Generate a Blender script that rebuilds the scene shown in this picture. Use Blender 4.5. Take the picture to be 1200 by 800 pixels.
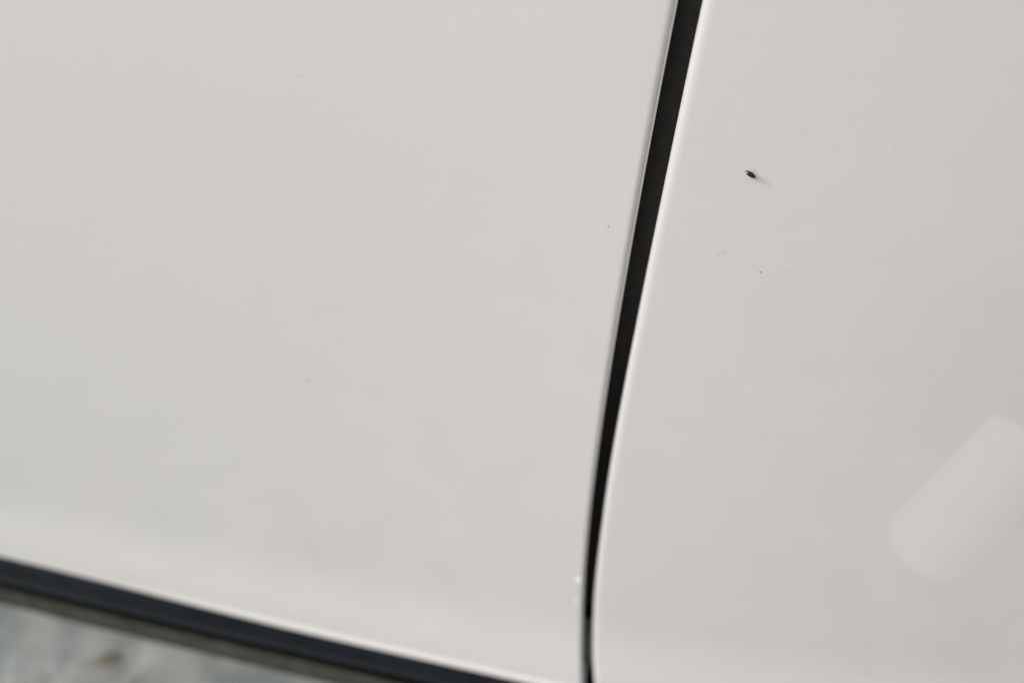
import bpy, bmesh, math, random
from mathutils import Vector, Matrix
R = math.radians
S = bpy.context.scene
for o in list(bpy.data.objects): bpy.data.objects.remove(o)

# ------------------------------------------------------------------ camera
FOC = Vector((0.0, 0.0, 0.42))
YAW, PITCH, DIST = R(-14), R(-40), 0.31
view = Vector((math.sin(YAW)*math.cos(PITCH), math.cos(YAW)*math.cos(PITCH), math.sin(PITCH)))
cam = bpy.data.cameras.new('camera'); cam_o = bpy.data.objects.new('camera', cam)
S.collection.objects.link(cam_o); S.camera = cam_o
cam_o.location = FOC - view*DIST
cam_o.rotation_euler = view.to_track_quat('-Z', 'Y').to_euler()
cam.lens = 35.0; cam.sensor_width = 36.0
cam.clip_start = 0.01; cam.clip_end = 500
cam.dof.use_dof = True
cam.dof.focus_distance = 0.255
cam.dof.aperture_fstop = 6.3
cam.dof.aperture_blades = 9

# ------------------------------------------------------------------ overcast daylight
SUN_EL, SUN_AZ = R(42), R(-62)          # azimuth: 0 = straight out from the car side, negative = towards the left
world = bpy.data.worlds.new('World'); S.world = world; world.use_nodes = True
wn = world.node_tree; bg = wn.nodes['Background']
sky = wn.nodes.new('ShaderNodeTexSky'); sky.sky_type = 'NISHITA'; sky.sun_disc = False
to_sun = Vector((math.sin(SUN_AZ)*math.cos(SUN_EL), -math.cos(SUN_AZ)*math.cos(SUN_EL), math.sin(SUN_EL)))
sky.sun_elevation = SUN_EL
sky.sun_rotation = math.atan2(to_sun.x, to_sun.y)
sky.air_density = 1.0; sky.dust_density = 3.0; sky.ozone_density = 1.0
hs = wn.nodes.new('ShaderNodeHueSaturation'); hs.inputs['Saturation'].default_value = 0.12   # grey overcast
wn.links.new(sky.outputs[0], hs.inputs['Color']); wn.links.new(hs.outputs[0], bg.inputs[0]); bg.inputs[1].default_value = 0.108
sun = bpy.data.lights.new('sun', 'SUN'); sun.energy = 1.45; sun.angle = R(50); sun.color = (1.0, 0.997, 0.992)
sun_o = bpy.data.objects.new('sun', sun); S.collection.objects.link(sun_o)
sun_o.location = to_sun*5
sun_o.rotation_euler = (-to_sun).to_track_quat('-Z', 'Y').to_euler()

vs = S.view_settings
vs.view_transform = 'Standard'; vs.look = 'None'; vs.exposure = 0.46; vs.gamma = 1.0; vs.use_curve_mapping = False

# ------------------------------------------------------------------ materials
def mat(name):
    m = bpy.data.materials.new(name); m.use_nodes = True
    return m, m.node_tree, m.node_tree.nodes['Principled BSDF']

def simple(name, col, rough=0.5, spec=0.5, var=0.0, scale=200.0, bump=0.0, coat=0.0):
    m, nt, b = mat(name)
    b.inputs['Roughness'].default_value = rough
    b.inputs['Specular IOR Level'].default_value = spec
    b.inputs['Coat Weight'].default_value = coat
    b.inputs['Coat Roughness'].default_value = 0.08
    tc = nt.nodes.new('ShaderNodeTexCoord'); nz = nt.nodes.new('ShaderNodeTexNoise')
    nz.inputs['Scale'].default_value = scale; nz.inputs['Detail'].default_value = 5
    nt.links.new(tc.outputs['Object'], nz.inputs['Vector'])
    rp = nt.nodes.new('ShaderNodeValToRGB')
    rp.color_ramp.elements[0].position = 0.3; rp.color_ramp.elements[1].position = 0.72
    rp.color_ramp.elements[0].color = (*[c*(1-var) for c in col], 1)
    rp.color_ramp.elements[1].color = (*[min(1, c*(1+var)) for c in col], 1)
    nt.links.new(nz.outputs['Fac'], rp.inputs[0]); nt.links.new(rp.outputs[0], b.inputs['Base Color'])
    if bump:
        bp = nt.nodes.new('ShaderNodeBump'); bp.inputs['Strength'].default_value = bump; bp.inputs['Distance'].default_value = 0.001
        nt.links.new(nz.outputs['Fac'], bp.inputs['Height']); nt.links.new(bp.outputs[0], b.inputs['Normal'])
    return m

class N:                                   # tiny node expression helper
    def __init__(s, nt): s.nt = nt
    def val(s, op, a, b=None, c=None, clamp=False):
        n = s.nt.nodes.new('ShaderNodeMath'); n.operation = op; n.use_clamp = clamp
        for i, v in enumerate((a, b, c)):
            if v is None: continue
            if isinstance(v, (int, float)): n.inputs[i].default_value = v
            else: s.nt.links.new(v, n.inputs[i])
        return n.outputs[0]
    def mix(s, fac, a, b):
        n = s.nt.nodes.new('ShaderNodeMix'); n.data_type = 'RGBA'
        for i, v in ((0, fac), (6, a), (7, b)):
            if isinstance(v, (int, float)): n.inputs[i].default_value = v
            elif isinstance(v, tuple): n.inputs[i].default_value = (*v, 1)
            else: s.nt.links.new(v, n.inputs[i])
        return n.outputs[2]
    def noise(s, vec, scale, detail=4, rough=0.5):
        n = s.nt.nodes.new('ShaderNodeTexNoise'); n.inputs['Scale'].default_value = scale
        n.inputs['Detail'].default_value = detail; n.inputs['Roughness'].default_value = rough
        s.nt.links.new(vec, n.inputs['Vector']); return n.outputs['Fac']
    def step(s, x, lo, hi):
        n = s.nt.nodes.new('ShaderNodeMapRange'); n.interpolation_type = 'SMOOTHSTEP'
        s.nt.links.new(x, n.inputs[0]); n.inputs[1].default_value = lo; n.inputs[2].default_value = hi
        return n.outputs[0]

def paint(name, marks):
    """white car enamel under clear coat; marks = stains, scuffs and one painted reflection: (x0,z0,x1,z1,half width,amount,colour,soft)"""
    m, nt, b = mat(name); n = N(nt)
    tc = nt.nodes.new('ShaderNodeTexCoord'); sx = nt.nodes.new('ShaderNodeSeparateXYZ')
    nt.links.new(tc.outputs['Object'], sx.inputs[0]); X, Z = sx.outputs[0], sx.outputs[2]
    # a film of dust, thicker here and there
    film = n.step(n.noise(tc.outputs['Object'], 3.2, 2), 0.40, 0.70)
    col = n.mix(n.val('MULTIPLY', film, 0.4), (0.731, 0.693, 0.677), (0.703, 0.692, 0.668))
    fine = n.step(n.noise(tc.outputs['Object'], 1500.0, 2), 0.70, 0.80)
    col = n.mix(n.val('MULTIPLY', fine, 0.05), col, (0.45, 0.43, 0.40))
    wob = n.noise(tc.outputs['Object'], 2600.0, 2)
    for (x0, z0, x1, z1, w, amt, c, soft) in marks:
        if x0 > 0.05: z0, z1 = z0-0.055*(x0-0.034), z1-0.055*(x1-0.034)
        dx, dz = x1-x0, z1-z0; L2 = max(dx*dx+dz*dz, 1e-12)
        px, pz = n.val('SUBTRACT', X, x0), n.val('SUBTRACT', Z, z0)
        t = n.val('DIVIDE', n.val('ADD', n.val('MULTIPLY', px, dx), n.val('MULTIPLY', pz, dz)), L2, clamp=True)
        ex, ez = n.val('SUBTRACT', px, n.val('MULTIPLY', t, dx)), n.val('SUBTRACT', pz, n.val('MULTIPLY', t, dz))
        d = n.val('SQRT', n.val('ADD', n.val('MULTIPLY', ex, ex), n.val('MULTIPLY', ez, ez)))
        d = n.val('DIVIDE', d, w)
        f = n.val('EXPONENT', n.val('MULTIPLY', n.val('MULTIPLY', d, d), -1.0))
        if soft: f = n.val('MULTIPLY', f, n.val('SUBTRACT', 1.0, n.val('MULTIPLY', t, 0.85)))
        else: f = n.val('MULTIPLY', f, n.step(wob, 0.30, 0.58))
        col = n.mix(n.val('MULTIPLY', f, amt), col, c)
    nt.links.new(col, b.inputs['Base Color'])
    b.inputs['Roughness'].default_value = 0.45
    b.inputs['Specular IOR Level'].default_value = 0.35
    b.inputs['Coat Weight'].default_value = 1.0
    b.inputs['Coat Roughness'].default_value = 0.03
    b.inputs['Coat IOR'].default_value = 1.62
    # orange peel of the lacquer
    bp = nt.nodes.new('ShaderNodeBump'); bp.inputs['Strength'].default_value = 0.10; bp.inputs['Distance'].default_value = 0.00008
    nt.links.new(n.noise(tc.outputs['Object'], 420.0, 2), bp.inputs['Height'])
    nt.links.new(bp.outputs[0], b.inputs['Coat Normal'])
    return m

GREY, TAN, PALE = (0.16, 0.15, 0.14), (0.34, 0.19, 0.10), (0.85, 0.85, 0.83)
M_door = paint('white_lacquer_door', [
    (0.0272, 0.4670, 0.0276, 0.4665, 0.00022, 0.85, GREY, False),
    (-0.0738, 0.3878, -0.0722, 0.3872, 0.00032, 0.45, GREY, False),
    (-0.0860, 0.2980, -0.0835, 0.2780, 0.0030, 0.09, (0.5, 0.36, 0.32), False),  # faint reflected smear, painted into the lacquer colour
    (-0.060, 0.5010, -0.0590, 0.5005, 0.0002, 0.3, GREY, False),
])
M_quarter = paint('white_lacquer_quarter', [
    (0.0642, 0.4882, 0.0687, 0.4862, 0.00085, 0.50, TAN, True),
    (0.0635, 0.4893, 0.0640, 0.4905, 0.00060, 0.45, TAN, True),
    (0.0622, 0.4868, 0.0624, 0.4845, 0.00090, 0.07, GREY, True),
    (0.0576, 0.4625, 0.0593, 0.4641, 0.00016, 0.42, GREY, False),
    (0.0590, 0.4648, 0.0602, 0.4640, 0.00016, 0.38, GREY, False),
    (0.0630, 0.4638, 0.0635, 0.4641, 0.00020, 0.60, PALE, False),
    (0.0775, 0.4675, 0.0788, 0.4680, 0.00018, 0.18, GREY, False),
    (0.0765, 0.4602, 0.0782, 0.4612, 0.00020, 0.17, GREY, False),
    (0.0735, 0.5040, 0.0737, 0.5015, 0.00020, 0.09, GREY, False),
    (0.0575, 0.4790, 0.0577, 0.4788, 0.00018, 0.30, GREY, False),
    (0.0665, 0.4815, 0.0670, 0.4814, 0.00016, 0.18, GREY, False),
    (0.0655, 0.4790, 0.0658, 0.4789, 0.00016, 0.14, GREY, False),
    (0.0960, 0.5010, 0.0962, 0.5000, 0.00022, 0.22, GREY, False),
    (0.0815, 0.5190, 0.0817, 0.5190, 0.00022, 0.35, GREY, False),
    (0.0970, 0.4230, 0.0972, 0.4230, 0.00030, 0.35, GREY, False),
])
M_seal = simple('black_rubber', (0.022, 0.020, 0.017), 0.75, 0.25, 0.25, 300, 0.3)
M_black = simple('matte_black_shadow', (0.004, 0.004, 0.004), 0.95, 0.05, 0.2, 300)  # for the painted shadow line under the sill trim
M_grime = simple('dusty_rubber', (0.10, 0.10, 0.085), 0.85, 0.2, 0.35, 500, 0.3)
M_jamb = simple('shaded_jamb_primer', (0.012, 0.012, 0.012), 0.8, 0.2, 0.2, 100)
M_trim = simple('gloss_black_trim', (0.0085, 0.0110, 0.0150), 0.35, 0.16, 0.3, 60, 0, 0.0)
M_under = simple('olive_underseal', (0.056, 0.054, 0.043), 0.8, 0.3, 0.35, 120, 0.6)
M_speck = simple('dark_husk', (0.014, 0.010, 0.009), 0.35, 0.5, 0.4, 2500)
M_tip = simple('pale_husk', (0.42, 0.38, 0.30), 0.5, 0.4, 0.2, 2500)
M_dust = simple('grey_dust', (0.13, 0.12, 0.11), 0.8, 0.2, 0.3, 3000)
M_white = simple('white_dust', (0.86, 0.86, 0.84), 0.6, 0.4, 0.05, 3000)
M_leaf = simple('dry_leaf_tan', (0.185, 0.165, 0.115), 0.7, 0.3, 0.35, 90, 0.3)
def dash_white():                            # white for the added dash, faded along one side to soften its reflection
    m, nt, b = mat('white_reflection_dash'); n = N(nt)
    tc = nt.nodes.new('ShaderNodeTexCoord'); sp = nt.nodes.new('ShaderNodeSeparateXYZ'); nt.links.new(tc.outputs['Object'], sp.inputs[0])
    v = n.val('ADD', sp.outputs[1], n.val('MULTIPLY', n.val('SUBTRACT', n.noise(tc.outputs['Object'], 160.0, 4, 0.6), 0.5), 0.09))
    col = n.mix(n.step(v, -0.012, 0.052), (0.86, 0.85, 0.83), (0.30, 0.30, 0.28))
    nt.links.new(col, b.inputs['Base Color']); b.inputs['Roughness'].default_value = 0.7
    return m
M_line = dash_white()

def concrete():
    m, nt, b = mat('weathered_concrete'); n = N(nt)
    tc = nt.nodes.new('ShaderNodeTexCoord'); O = tc.outputs['Object']
    big = n.noise(O, 4.0, 3); mid = n.noise(O, 19.0, 5, 0.6); sml = n.noise(O, 60.0, 5, 0.65); grit = n.noise(O, 500.0, 3)
    col = n.mix(n.step(mid, 0.38, 0.60), (0.235, 0.250, 0.238), (0.425, 0.410, 0.380))
    off = nt.nodes.new('ShaderNodeVectorMath'); off.operation = 'ADD'; off.inputs[1].default_value = (3.7, 1.9, 0)
    nt.links.new(O, off.inputs[0])
    blue = n.step(n.noise(off.outputs[0], 15.0, 3), 0.52, 0.66)
    col = n.mix(n.val('MULTIPLY', blue, 0.50), col, (0.215, 0.262, 0.265))
    pale = n.step(n.noise(off.outputs[0], 38.0, 3), 0.56, 0.70)
    col = n.mix(n.val('MULTIPLY', pale, 0.8), col, (0.56, 0.545, 0.505))
    dark = n.step(sml, 0.56, 0.70)
    col = n.mix(n.val('MULTIPLY', dark, 0.8), col, (0.15, 0.158, 0.145))
    col = n.mix(n.val('MULTIPLY', n.step(big, 0.45, 0.65), 0.25), col, (0.22, 0.24, 0.215))
    col = n.mix(n.val('MULTIPLY', n.step(grit, 0.55, 0.7), 0.25), col, (0.17, 0.165, 0.15))
    sp = nt.nodes.new('ShaderNodeSeparateXYZ'); nt.links.new(O, sp.inputs[0])
    for cx, cy, rad, amt, c in ((0.55, -0.45, 0.25, 0.85, (0.070, 0.085, 0.066)),          # dark patch added out of view to deepen the panel's reflection
                                (-0.80, -0.58, 0.72, 0.75, (0.150, 0.215, 0.140))):        # green patch added out of view to tint reflection and bounce light
        dx, dy = n.val('SUBTRACT', sp.outputs[0], cx), n.val('SUBTRACT', sp.outputs[1], cy)
        d = n.val('SQRT', n.val('ADD', n.val('MULTIPLY', dx, dx), n.val('MULTIPLY', dy, dy)))
        d = n.val('ADD', d, n.val('MULTIPLY', n.val('SUBTRACT', mid, 0.5), 0.25))
        f = n.val('SUBTRACT', 1.0, n.step(d, rad*0.55, rad*1.15))
        col = n.mix(n.val('MULTIPLY', f, amt), col, c)
    nt.links.new(col, b.inputs['Base Color'])
    b.inputs['Roughness'].default_value = 0.85; b.inputs['Specular IOR Level'].default_value = 0.3
    bp = nt.nodes.new('ShaderNodeBump'); bp.inputs['Strength'].default_value = 0.5; bp.inputs['Distance'].default_value = 0.003
    nt.links.new(n.val('ADD', n.val('MULTIPLY', grit, 0.4), sml), bp.inputs['Height']); nt.links.new(bp.outputs[0], b.inputs['Normal'])
    return m

# ------------------------------------------------------------------ helpers
def link(name, me, m, parent=None, smooth=True):
    o = bpy.data.objects.new(name, me); S.collection.objects.link(o)
    me.materials.append(m)
    if smooth:
        for p in me.polygons: p.use_smooth = True
    if parent: o.parent = parent
    return o

def grid_mesh(name, rows):
    nr, nc = len(rows), len(rows[0])
    v = [p for r in rows for p in r]
    f = [(i*nc+j, i*nc+j+1, (i+1)*nc+j+1, (i+1)*nc+j) for i in range(nr-1) for j in range(nc-1)]
    me = bpy.data.meshes.new(name); me.from_pydata(v, [], f); me.update()
    return me

def sstep(t): t = max(0, min(1, t)); return t*t*(3-2*t)

# ------------------------------------------------------------------ ground
s = 60.0
me = bpy.data.meshes.new('ground')
me.from_pydata([(-s, -s, 0), (s, -s, 0), (s, s, 0), (-s, s, 0)], [], [(0, 1, 2, 3)])
ground = link('ground', me, concrete(), smooth=False); ground['kind'] = 'structure'

# white dash added out of view, giving the right-hand panel its pale reflection
def dash_for_reflection(x, y, ang, length, w):
    pts = []
    for k in range(13):
        a = math.pi/2 + math.pi*k/12
        pts.append((math.cos(a)*w/2*0.8, math.sin(a)*w/2))
    for k in range(24): pts.append((length*(k+1)/24, -w/2 + 0.0015*math.sin(k*2.3)))
    for k in range(23, -1, -1): pts.append((length*(k+1)/24 + 0.002*math.sin(k*3), w/2 + 0.0015*math.sin(k*1.7)))
    me = bpy.data.meshes.new('reflection_dash')
    me.from_pydata([(px, py, 0.0) for px, py in pts], [], [tuple(range(len(pts)))]); me.update()
    o = link('reflection_dash', me, M_line, smooth=False); o['kind'] = 'structure'
    o.location = (x, y, 0.004); o.rotation_euler = (0, 0, ang)
    return o
dash_for_reflection(0.334, -0.252, math.atan2(-0.094, 0.109), 0.185, 0.094)

# ------------------------------------------------------------------ the car side
car = bpy.data.objects.new('car', None); S.collection.objects.link(car); car.location = (0, 0, 0)
car['label'] = 'glossy white car side with a dark vertical panel gap and black sill trim'
car['category'] = 'car'

ZA, ZB = 0.236, 0.531
def poly(k, z):
    zc = min(max(z, ZA), ZB); t = zc-0.4
    v = 0
    for c in k: v = v*t + c
    if z != zc:
        d = 0; n = len(k)-1
        for i, c in enumerate(k[:-1]): d += c*(n-i)*t**(n-i-1)
        v += d*(z-zc)
    return v
GL = lambda z: poly((1.7878740, -0.5887664, 0.1863295, 0.0508596, 0.0304933), z)
GR = lambda z: poly((3.8613, -0.9748601, 0.151885, 0.0632379, 0.0353338), z) + 0.0004*math.exp(-((z-0.33)/0.035)**2)

Z_TOP, Z_LIP = 0.86, 0.2365
def skin_y(z):                               # depth of the body side at a height: barrel above, faint flare at the foot
    y = 0.10*(z-0.40)**2
    f = sstep((0.290-z)/0.050)
    y -= f*max(0, 0.290-z)*0.075
    return y

def lift(x):                                 # the foot of the door rises slightly towards the left
    return 0.0032*sstep((-0.06-x)/0.19)

def profile(x):
    """(y,z) of the outer skin from top to the rolled lower hem, and the inward direction at each"""
    pts = []
    z = Z_TOP
    while z > 0.34: pts.append((skin_y(z), z)); z -= 0.0065
    zs, nlow = z, 64
    for k in range(nlow):
        zz = zs + (Z_LIP+0.0008-zs)*k/(nlow-1)
        pts.append((skin_y(zz), zz + lift(x)*sstep((0.30-zz)/0.06)))
    lf = lift(x); zl0 = Z_LIP + lf
    y0, z0 = skin_y(Z_LIP), zl0
    a = 0.05 + 0.47*sstep((x+0.235)/0.14)     # the lip is sharper towards the gap
    lip = [(0.0, 0.0), (-0.0003*a, -0.0007), (-0.0010*a, -0.0014), (-0.0018*a, -0.0021), (-0.0025*a, -0.0029)]
    pts += [(y0+p[0], z0+p[1]) for p in lip]
    cy, cz = y0+lip[-1][0]+0.0014, z0+lip[-1][1]-0.0006
    for k in range(11):
        t = R(160) + R(110)*k/10
        pts.append((cy+0.0015*math.cos(t), cz+0.0015*math.sin(t)))
    yl, zl = pts[-1]
    for k in range(1, 7): pts.append((yl+0.0025*k, zl+0.0004*k))
    out = []
    for i, p in enumerate(pts):
        q0, q1 = pts[max(0, i-1)], pts[min(len(pts)-1, i+1)]
        ty, tz = q1[0]-q0[0], q1[1]-q0[1]; l = math.hypot(ty, tz) or 1
        out.append((p[0], p[1], -tz/l, ty/l))   # inward = tangent turned: (+y side)
    return out

def edge_roll(rad, wall, back, hem=0.0):
    """(inset from the gap wall, depth) walking from the face into the gap and back behind the skin"""
    L, pts = rad*1.75, []                      # curvature grows smoothly from the face into the turn
    for k in range(22):
        u = math.sin(R(90)*k/21)
        pts.append((L*(1-u), rad*(1-math.sqrt(max(0, 1-u**3)))))
    if hem:                                   # folded inner sheet showing past the rolled edge
        pts = [(a+hem, d) for a, d in pts[:-2]]
        a, d = pts[-1]
        pts += [(a-0.00005, d+0.00025), (hem*0.86, d+0.00034), (hem*0.62, d+0.00026), (hem*0.32, d+0.00020), (hem*0.10, d+0.00030), (0.0, d+0.0007)]
        rad = d+0.0007
    pts += [(0.0, rad+wall*0.5), (0.0003, rad+wall), (0.0012, rad+wall+0.0006), (back, rad+wall+0.0007)]
    return pts

def plan(x):                                  # plan curvature: the right panel turns gently away
    return 0.045*max(0, x-0.034) + 0.5*max(0, x-0.05)**2 + 0.05*max(0, -0.1-x)**2

def panel(name, side, m):
    roll = edge_roll(0.0011, 0.0006, 0.014, 0.0008) if side < 0 else edge_roll(0.0021, 0.0022, 0.016)
    face = [0.78*((1-k/46)**1.25) for k in range(46)]     # distance from the gap, far to near
    cols = [(d+roll[0][0], 0.0) for d in face] + roll
    rows = []
    base = [profile((-0.75 if side < 0 else 0.75)) for _ in (0,)]
    prof_cache = {}
    n = len(profile(0))
    for i in range(n):
        row = []
        for d, dep in cols:
            xa = side*d
            pr = prof_cache.get(round(d, 6))
            if pr is None: pr = prof_cache[round(d, 6)] = profile(xa+0.03)
            y, z, iy, iz = pr[i]
            g = GL(z) if side < 0 else GR(z)
            if side < 0: d = d - min(d, roll[0][0])*0.42*(1-sstep((z-0.30)/0.16))     # the hem tightens towards the foot
            x = g + side*d
            row.append((x, y + plan(x) + iy*dep, z + iz*dep))
        rows.append(row if side < 0 else row[::-1])
    me = grid_mesh(name, rows[::-1])
    o = link(name, me, m, car)
    sol = o.modifiers.new('sheet', 'SOLIDIFY'); sol.thickness = 0.0007; sol.offset = -1
    return o
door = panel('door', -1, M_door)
door['label'] = 'white door skin left of the gap'
quarter = panel('quarter_panel', 1, M_quarter)
quarter['label'] = 'white body panel right of the gap'

# rubber seal at the bottom of the gap and the jamb behind it
def strip(name, m, prof, z0, z1, n, depth=lambda z: 0.0, parent=car):
    rows = []
    for i in range(n+1):
        z = z0 + (z1-z0)*i/n
        cx = 0.5*(GL(z)+GR(z))
        rows.append([(cx+px, skin_y(z)+py+depth(z), z) for px, py in prof])
    return link(name, grid_mesh(name, rows), m, parent)
seal_prof = [(-0.016, 0.011), (-0.014, 0.003), (-0.010, 0.0010), (-0.005, 0.0003), (0, 0.0), (0.005, 0.0003), (0.010, 0.0010), (0.014, 0.003), (0.016, 0.011)]
seal = strip('door_seal', M_seal, seal_prof, 0.272, 0.84, 90, lambda z: 0.0052 + 0.008*sstep((0.47-z)/0.16))
seal_end = strip('seal_foot', M_grime, seal_prof, 0.2480, 0.2705, 10, lambda z: 0.0052 + 0.003*sstep((z-0.262)/0.010))
seal_end['label'] = 'dusty grey foot of the rubber seal'
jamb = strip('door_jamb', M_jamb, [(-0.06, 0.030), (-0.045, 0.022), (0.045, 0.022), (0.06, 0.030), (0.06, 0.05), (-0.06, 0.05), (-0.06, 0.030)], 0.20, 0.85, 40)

# sill below the door
def extrude_x(name, m, prof, x0, x1, n, parent=car, rise=False):
    rows = []
    for i in range(n+1):
        x = x0+(x1-x0)*i/n
        rows.append([(x, y+plan(x), z+(lift(x)*sstep((z-0.214)/0.012) if rise else 0)) for y, z in prof])
    return link(name, grid_mesh(name, rows), m, parent)
tr = [(0.030, 0.2300), (0.006, 0.2300), (0.0015, 0.2293), (-0.0005, 0.2275)]
for k in range(15):
    a = R(35) - R(115)*k/14
    tr.append((0.0030-0.0062*math.cos(a)**0.8, 0.2180+(0.0085 if a > 0 else 0.0060)*math.sin(a)))
tr += [(0.0060, 0.2118), (0.030, 0.2116)]
trim = extrude_x('sill_trim', M_trim, tr, -0.86, 0.80, 60, car, True); trim['label'] = 'gloss black trim strip below the door'
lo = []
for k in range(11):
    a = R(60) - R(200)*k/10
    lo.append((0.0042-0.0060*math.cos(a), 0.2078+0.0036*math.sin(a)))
extrude_x('sill_shadow_strip', M_black, [(0.02, 0.2115)]+lo+[(0.02, 0.2050)], -0.86, 0.80, 40)  # black strip added as the shadow line between trim and flange
fl = [(0.040, 0.2040), (0.0060, 0.2040), (0.0030, 0.2036), (0.0020, 0.2024), (0.0018, 0.1940), (0.0022, 0.1850), (0.0036, 0.1822), (0.0055, 0.1808), (0.0085, 0.1815), (0.012, 0.1870), (0.090, 0.1930)]
flange = extrude_x('sill_flange', M_under, fl, -0.86, 0.80, 160)
flange['label'] = 'dull olive grey underside flange of the sill'
pan = extrude_x('inner_sill', M_jamb, [(0.0305, 0.2600), (0.0305, 0.2065), (0.0895, 0.1945), (0.095, 0.2600), (0.0305, 0.2600)], -0.86, 0.80, 4)

# ------------------------------------------------------------------ small things stuck to the paint
def skin_point(x, z):
    return Vector((x, skin_y(z)+plan(x), z))
def blob(name, m, c, ax, size, seed, parent=None, segs=14, rings=9):
    """uneven grain: size=(length,width,height), ax = direction of its length in the panel plane (dx,dz)"""
    rnd = random.Random(seed)
    bm = bmesh.new(); bmesh.ops.create_uvsphere(bm, u_segments=segs, v_segments=rings, radius=0.5)
    a = Vector((ax[0], 0, ax[1])).normalized(); nrm = Vector((0, -1, 0)); b = a.cross(nrm)
    ph = [rnd.uniform(0, 6) for _ in range(4)]
    for v in bm.verts:
        p = v.co.copy()
        k = 1 + 0.10*math.sin(5*p.z+ph[0]) + 0.08*math.sin(7*p.x+ph[1]) + 0.06*math.sin(9*p.y+ph[2])
        v.co = c + a*(p.z*size[0]) + b*(p.x*size[1]*k) + nrm*(p.y*size[2]*k)
    me = bpy.data.meshes.new(name); bm.to_mesh(me); bm.free()
    return link(name, me, m, parent)

cpt = skin_point(0.0628, 0.4873)
husk = bpy.data.objects.new('seed_husk', None); S.collection.objects.link(husk)
husk['label'] = 'small dark elongated speck with a pale tip stuck on the right panel'; husk['category'] = 'speck'
D = Vector((0.83, 0, -0.50)).normalized()
husk.location = cpt                          # the parts are modelled in place, so shift them back
blob('husk_body', M_speck, cpt + Vector((0, -0.0002, 0)), (D.x, D.z), (0.0032, 0.00115, 0.0007), 3, husk, 18, 12)
blob('husk_tip', M_tip, cpt - D*0.0010 + Vector((0, -0.00056, 0.00008)), (D.x, D.z), (0.0008, 0.0005, 0.0004), 5, husk)

for part in husk.children: part.location = -cpt

def dust(x, z, size, m, label, seed):
    o = blob('dust_speck', m, skin_point(x, z) + Vector((0, -size[2]*0.2, 0)), (0.7, -0.6), size, seed, None, 10, 6)
    o['label'] = label; o['category'] = 'dust speck'
dust(0.0701, 0.4574, (0.00055, 0.00040, 0.0002), M_dust, 'tiny grey dust speck below the dark speck on the right panel', 11)
dust(0.0262, 0.3062, (0.0024, 0.0021, 0.0010), M_white, 'upper of two white dust dots on the door beside the gap', 12)
dust(0.0258, 0.2925, (0.0016, 0.0014, 0.0006), M_white, 'lower of two white dust dots on the door beside the gap', 13)

# ------------------------------------------------------------------ dry leaf scrap on the concrete
def leaf(x, y, ang, ln, wd):
    rows = []
    for i in range(13):
        t = i/12; w = wd*math.sin(math.pi*min(1, t*0.93+0.05))**0.8*(1+0.10*math.sin(17*t))
        rows.append([(ln*(t-0.5), w*k/4*0.5, 0.0003+0.0004*(k/4)**2+0.0003*math.sin(3*t)) for k in range(-4, 5)])
    me = grid_mesh('dry_leaf', rows)
    o = link('dry_leaf', me, M_leaf); o.location = (x, y, 0.0006); o.rotation_euler = (0, 0, ang)
    so = o.modifiers.new('sheet', 'SOLIDIFY'); so.thickness = 0.0004
    o['label'] = 'small tan dry leaf scrap on the grey concrete below the sill'; o['category'] = 'leaf'
leaf(-0.311, 0.081, R(35), 0.016, 0.011)
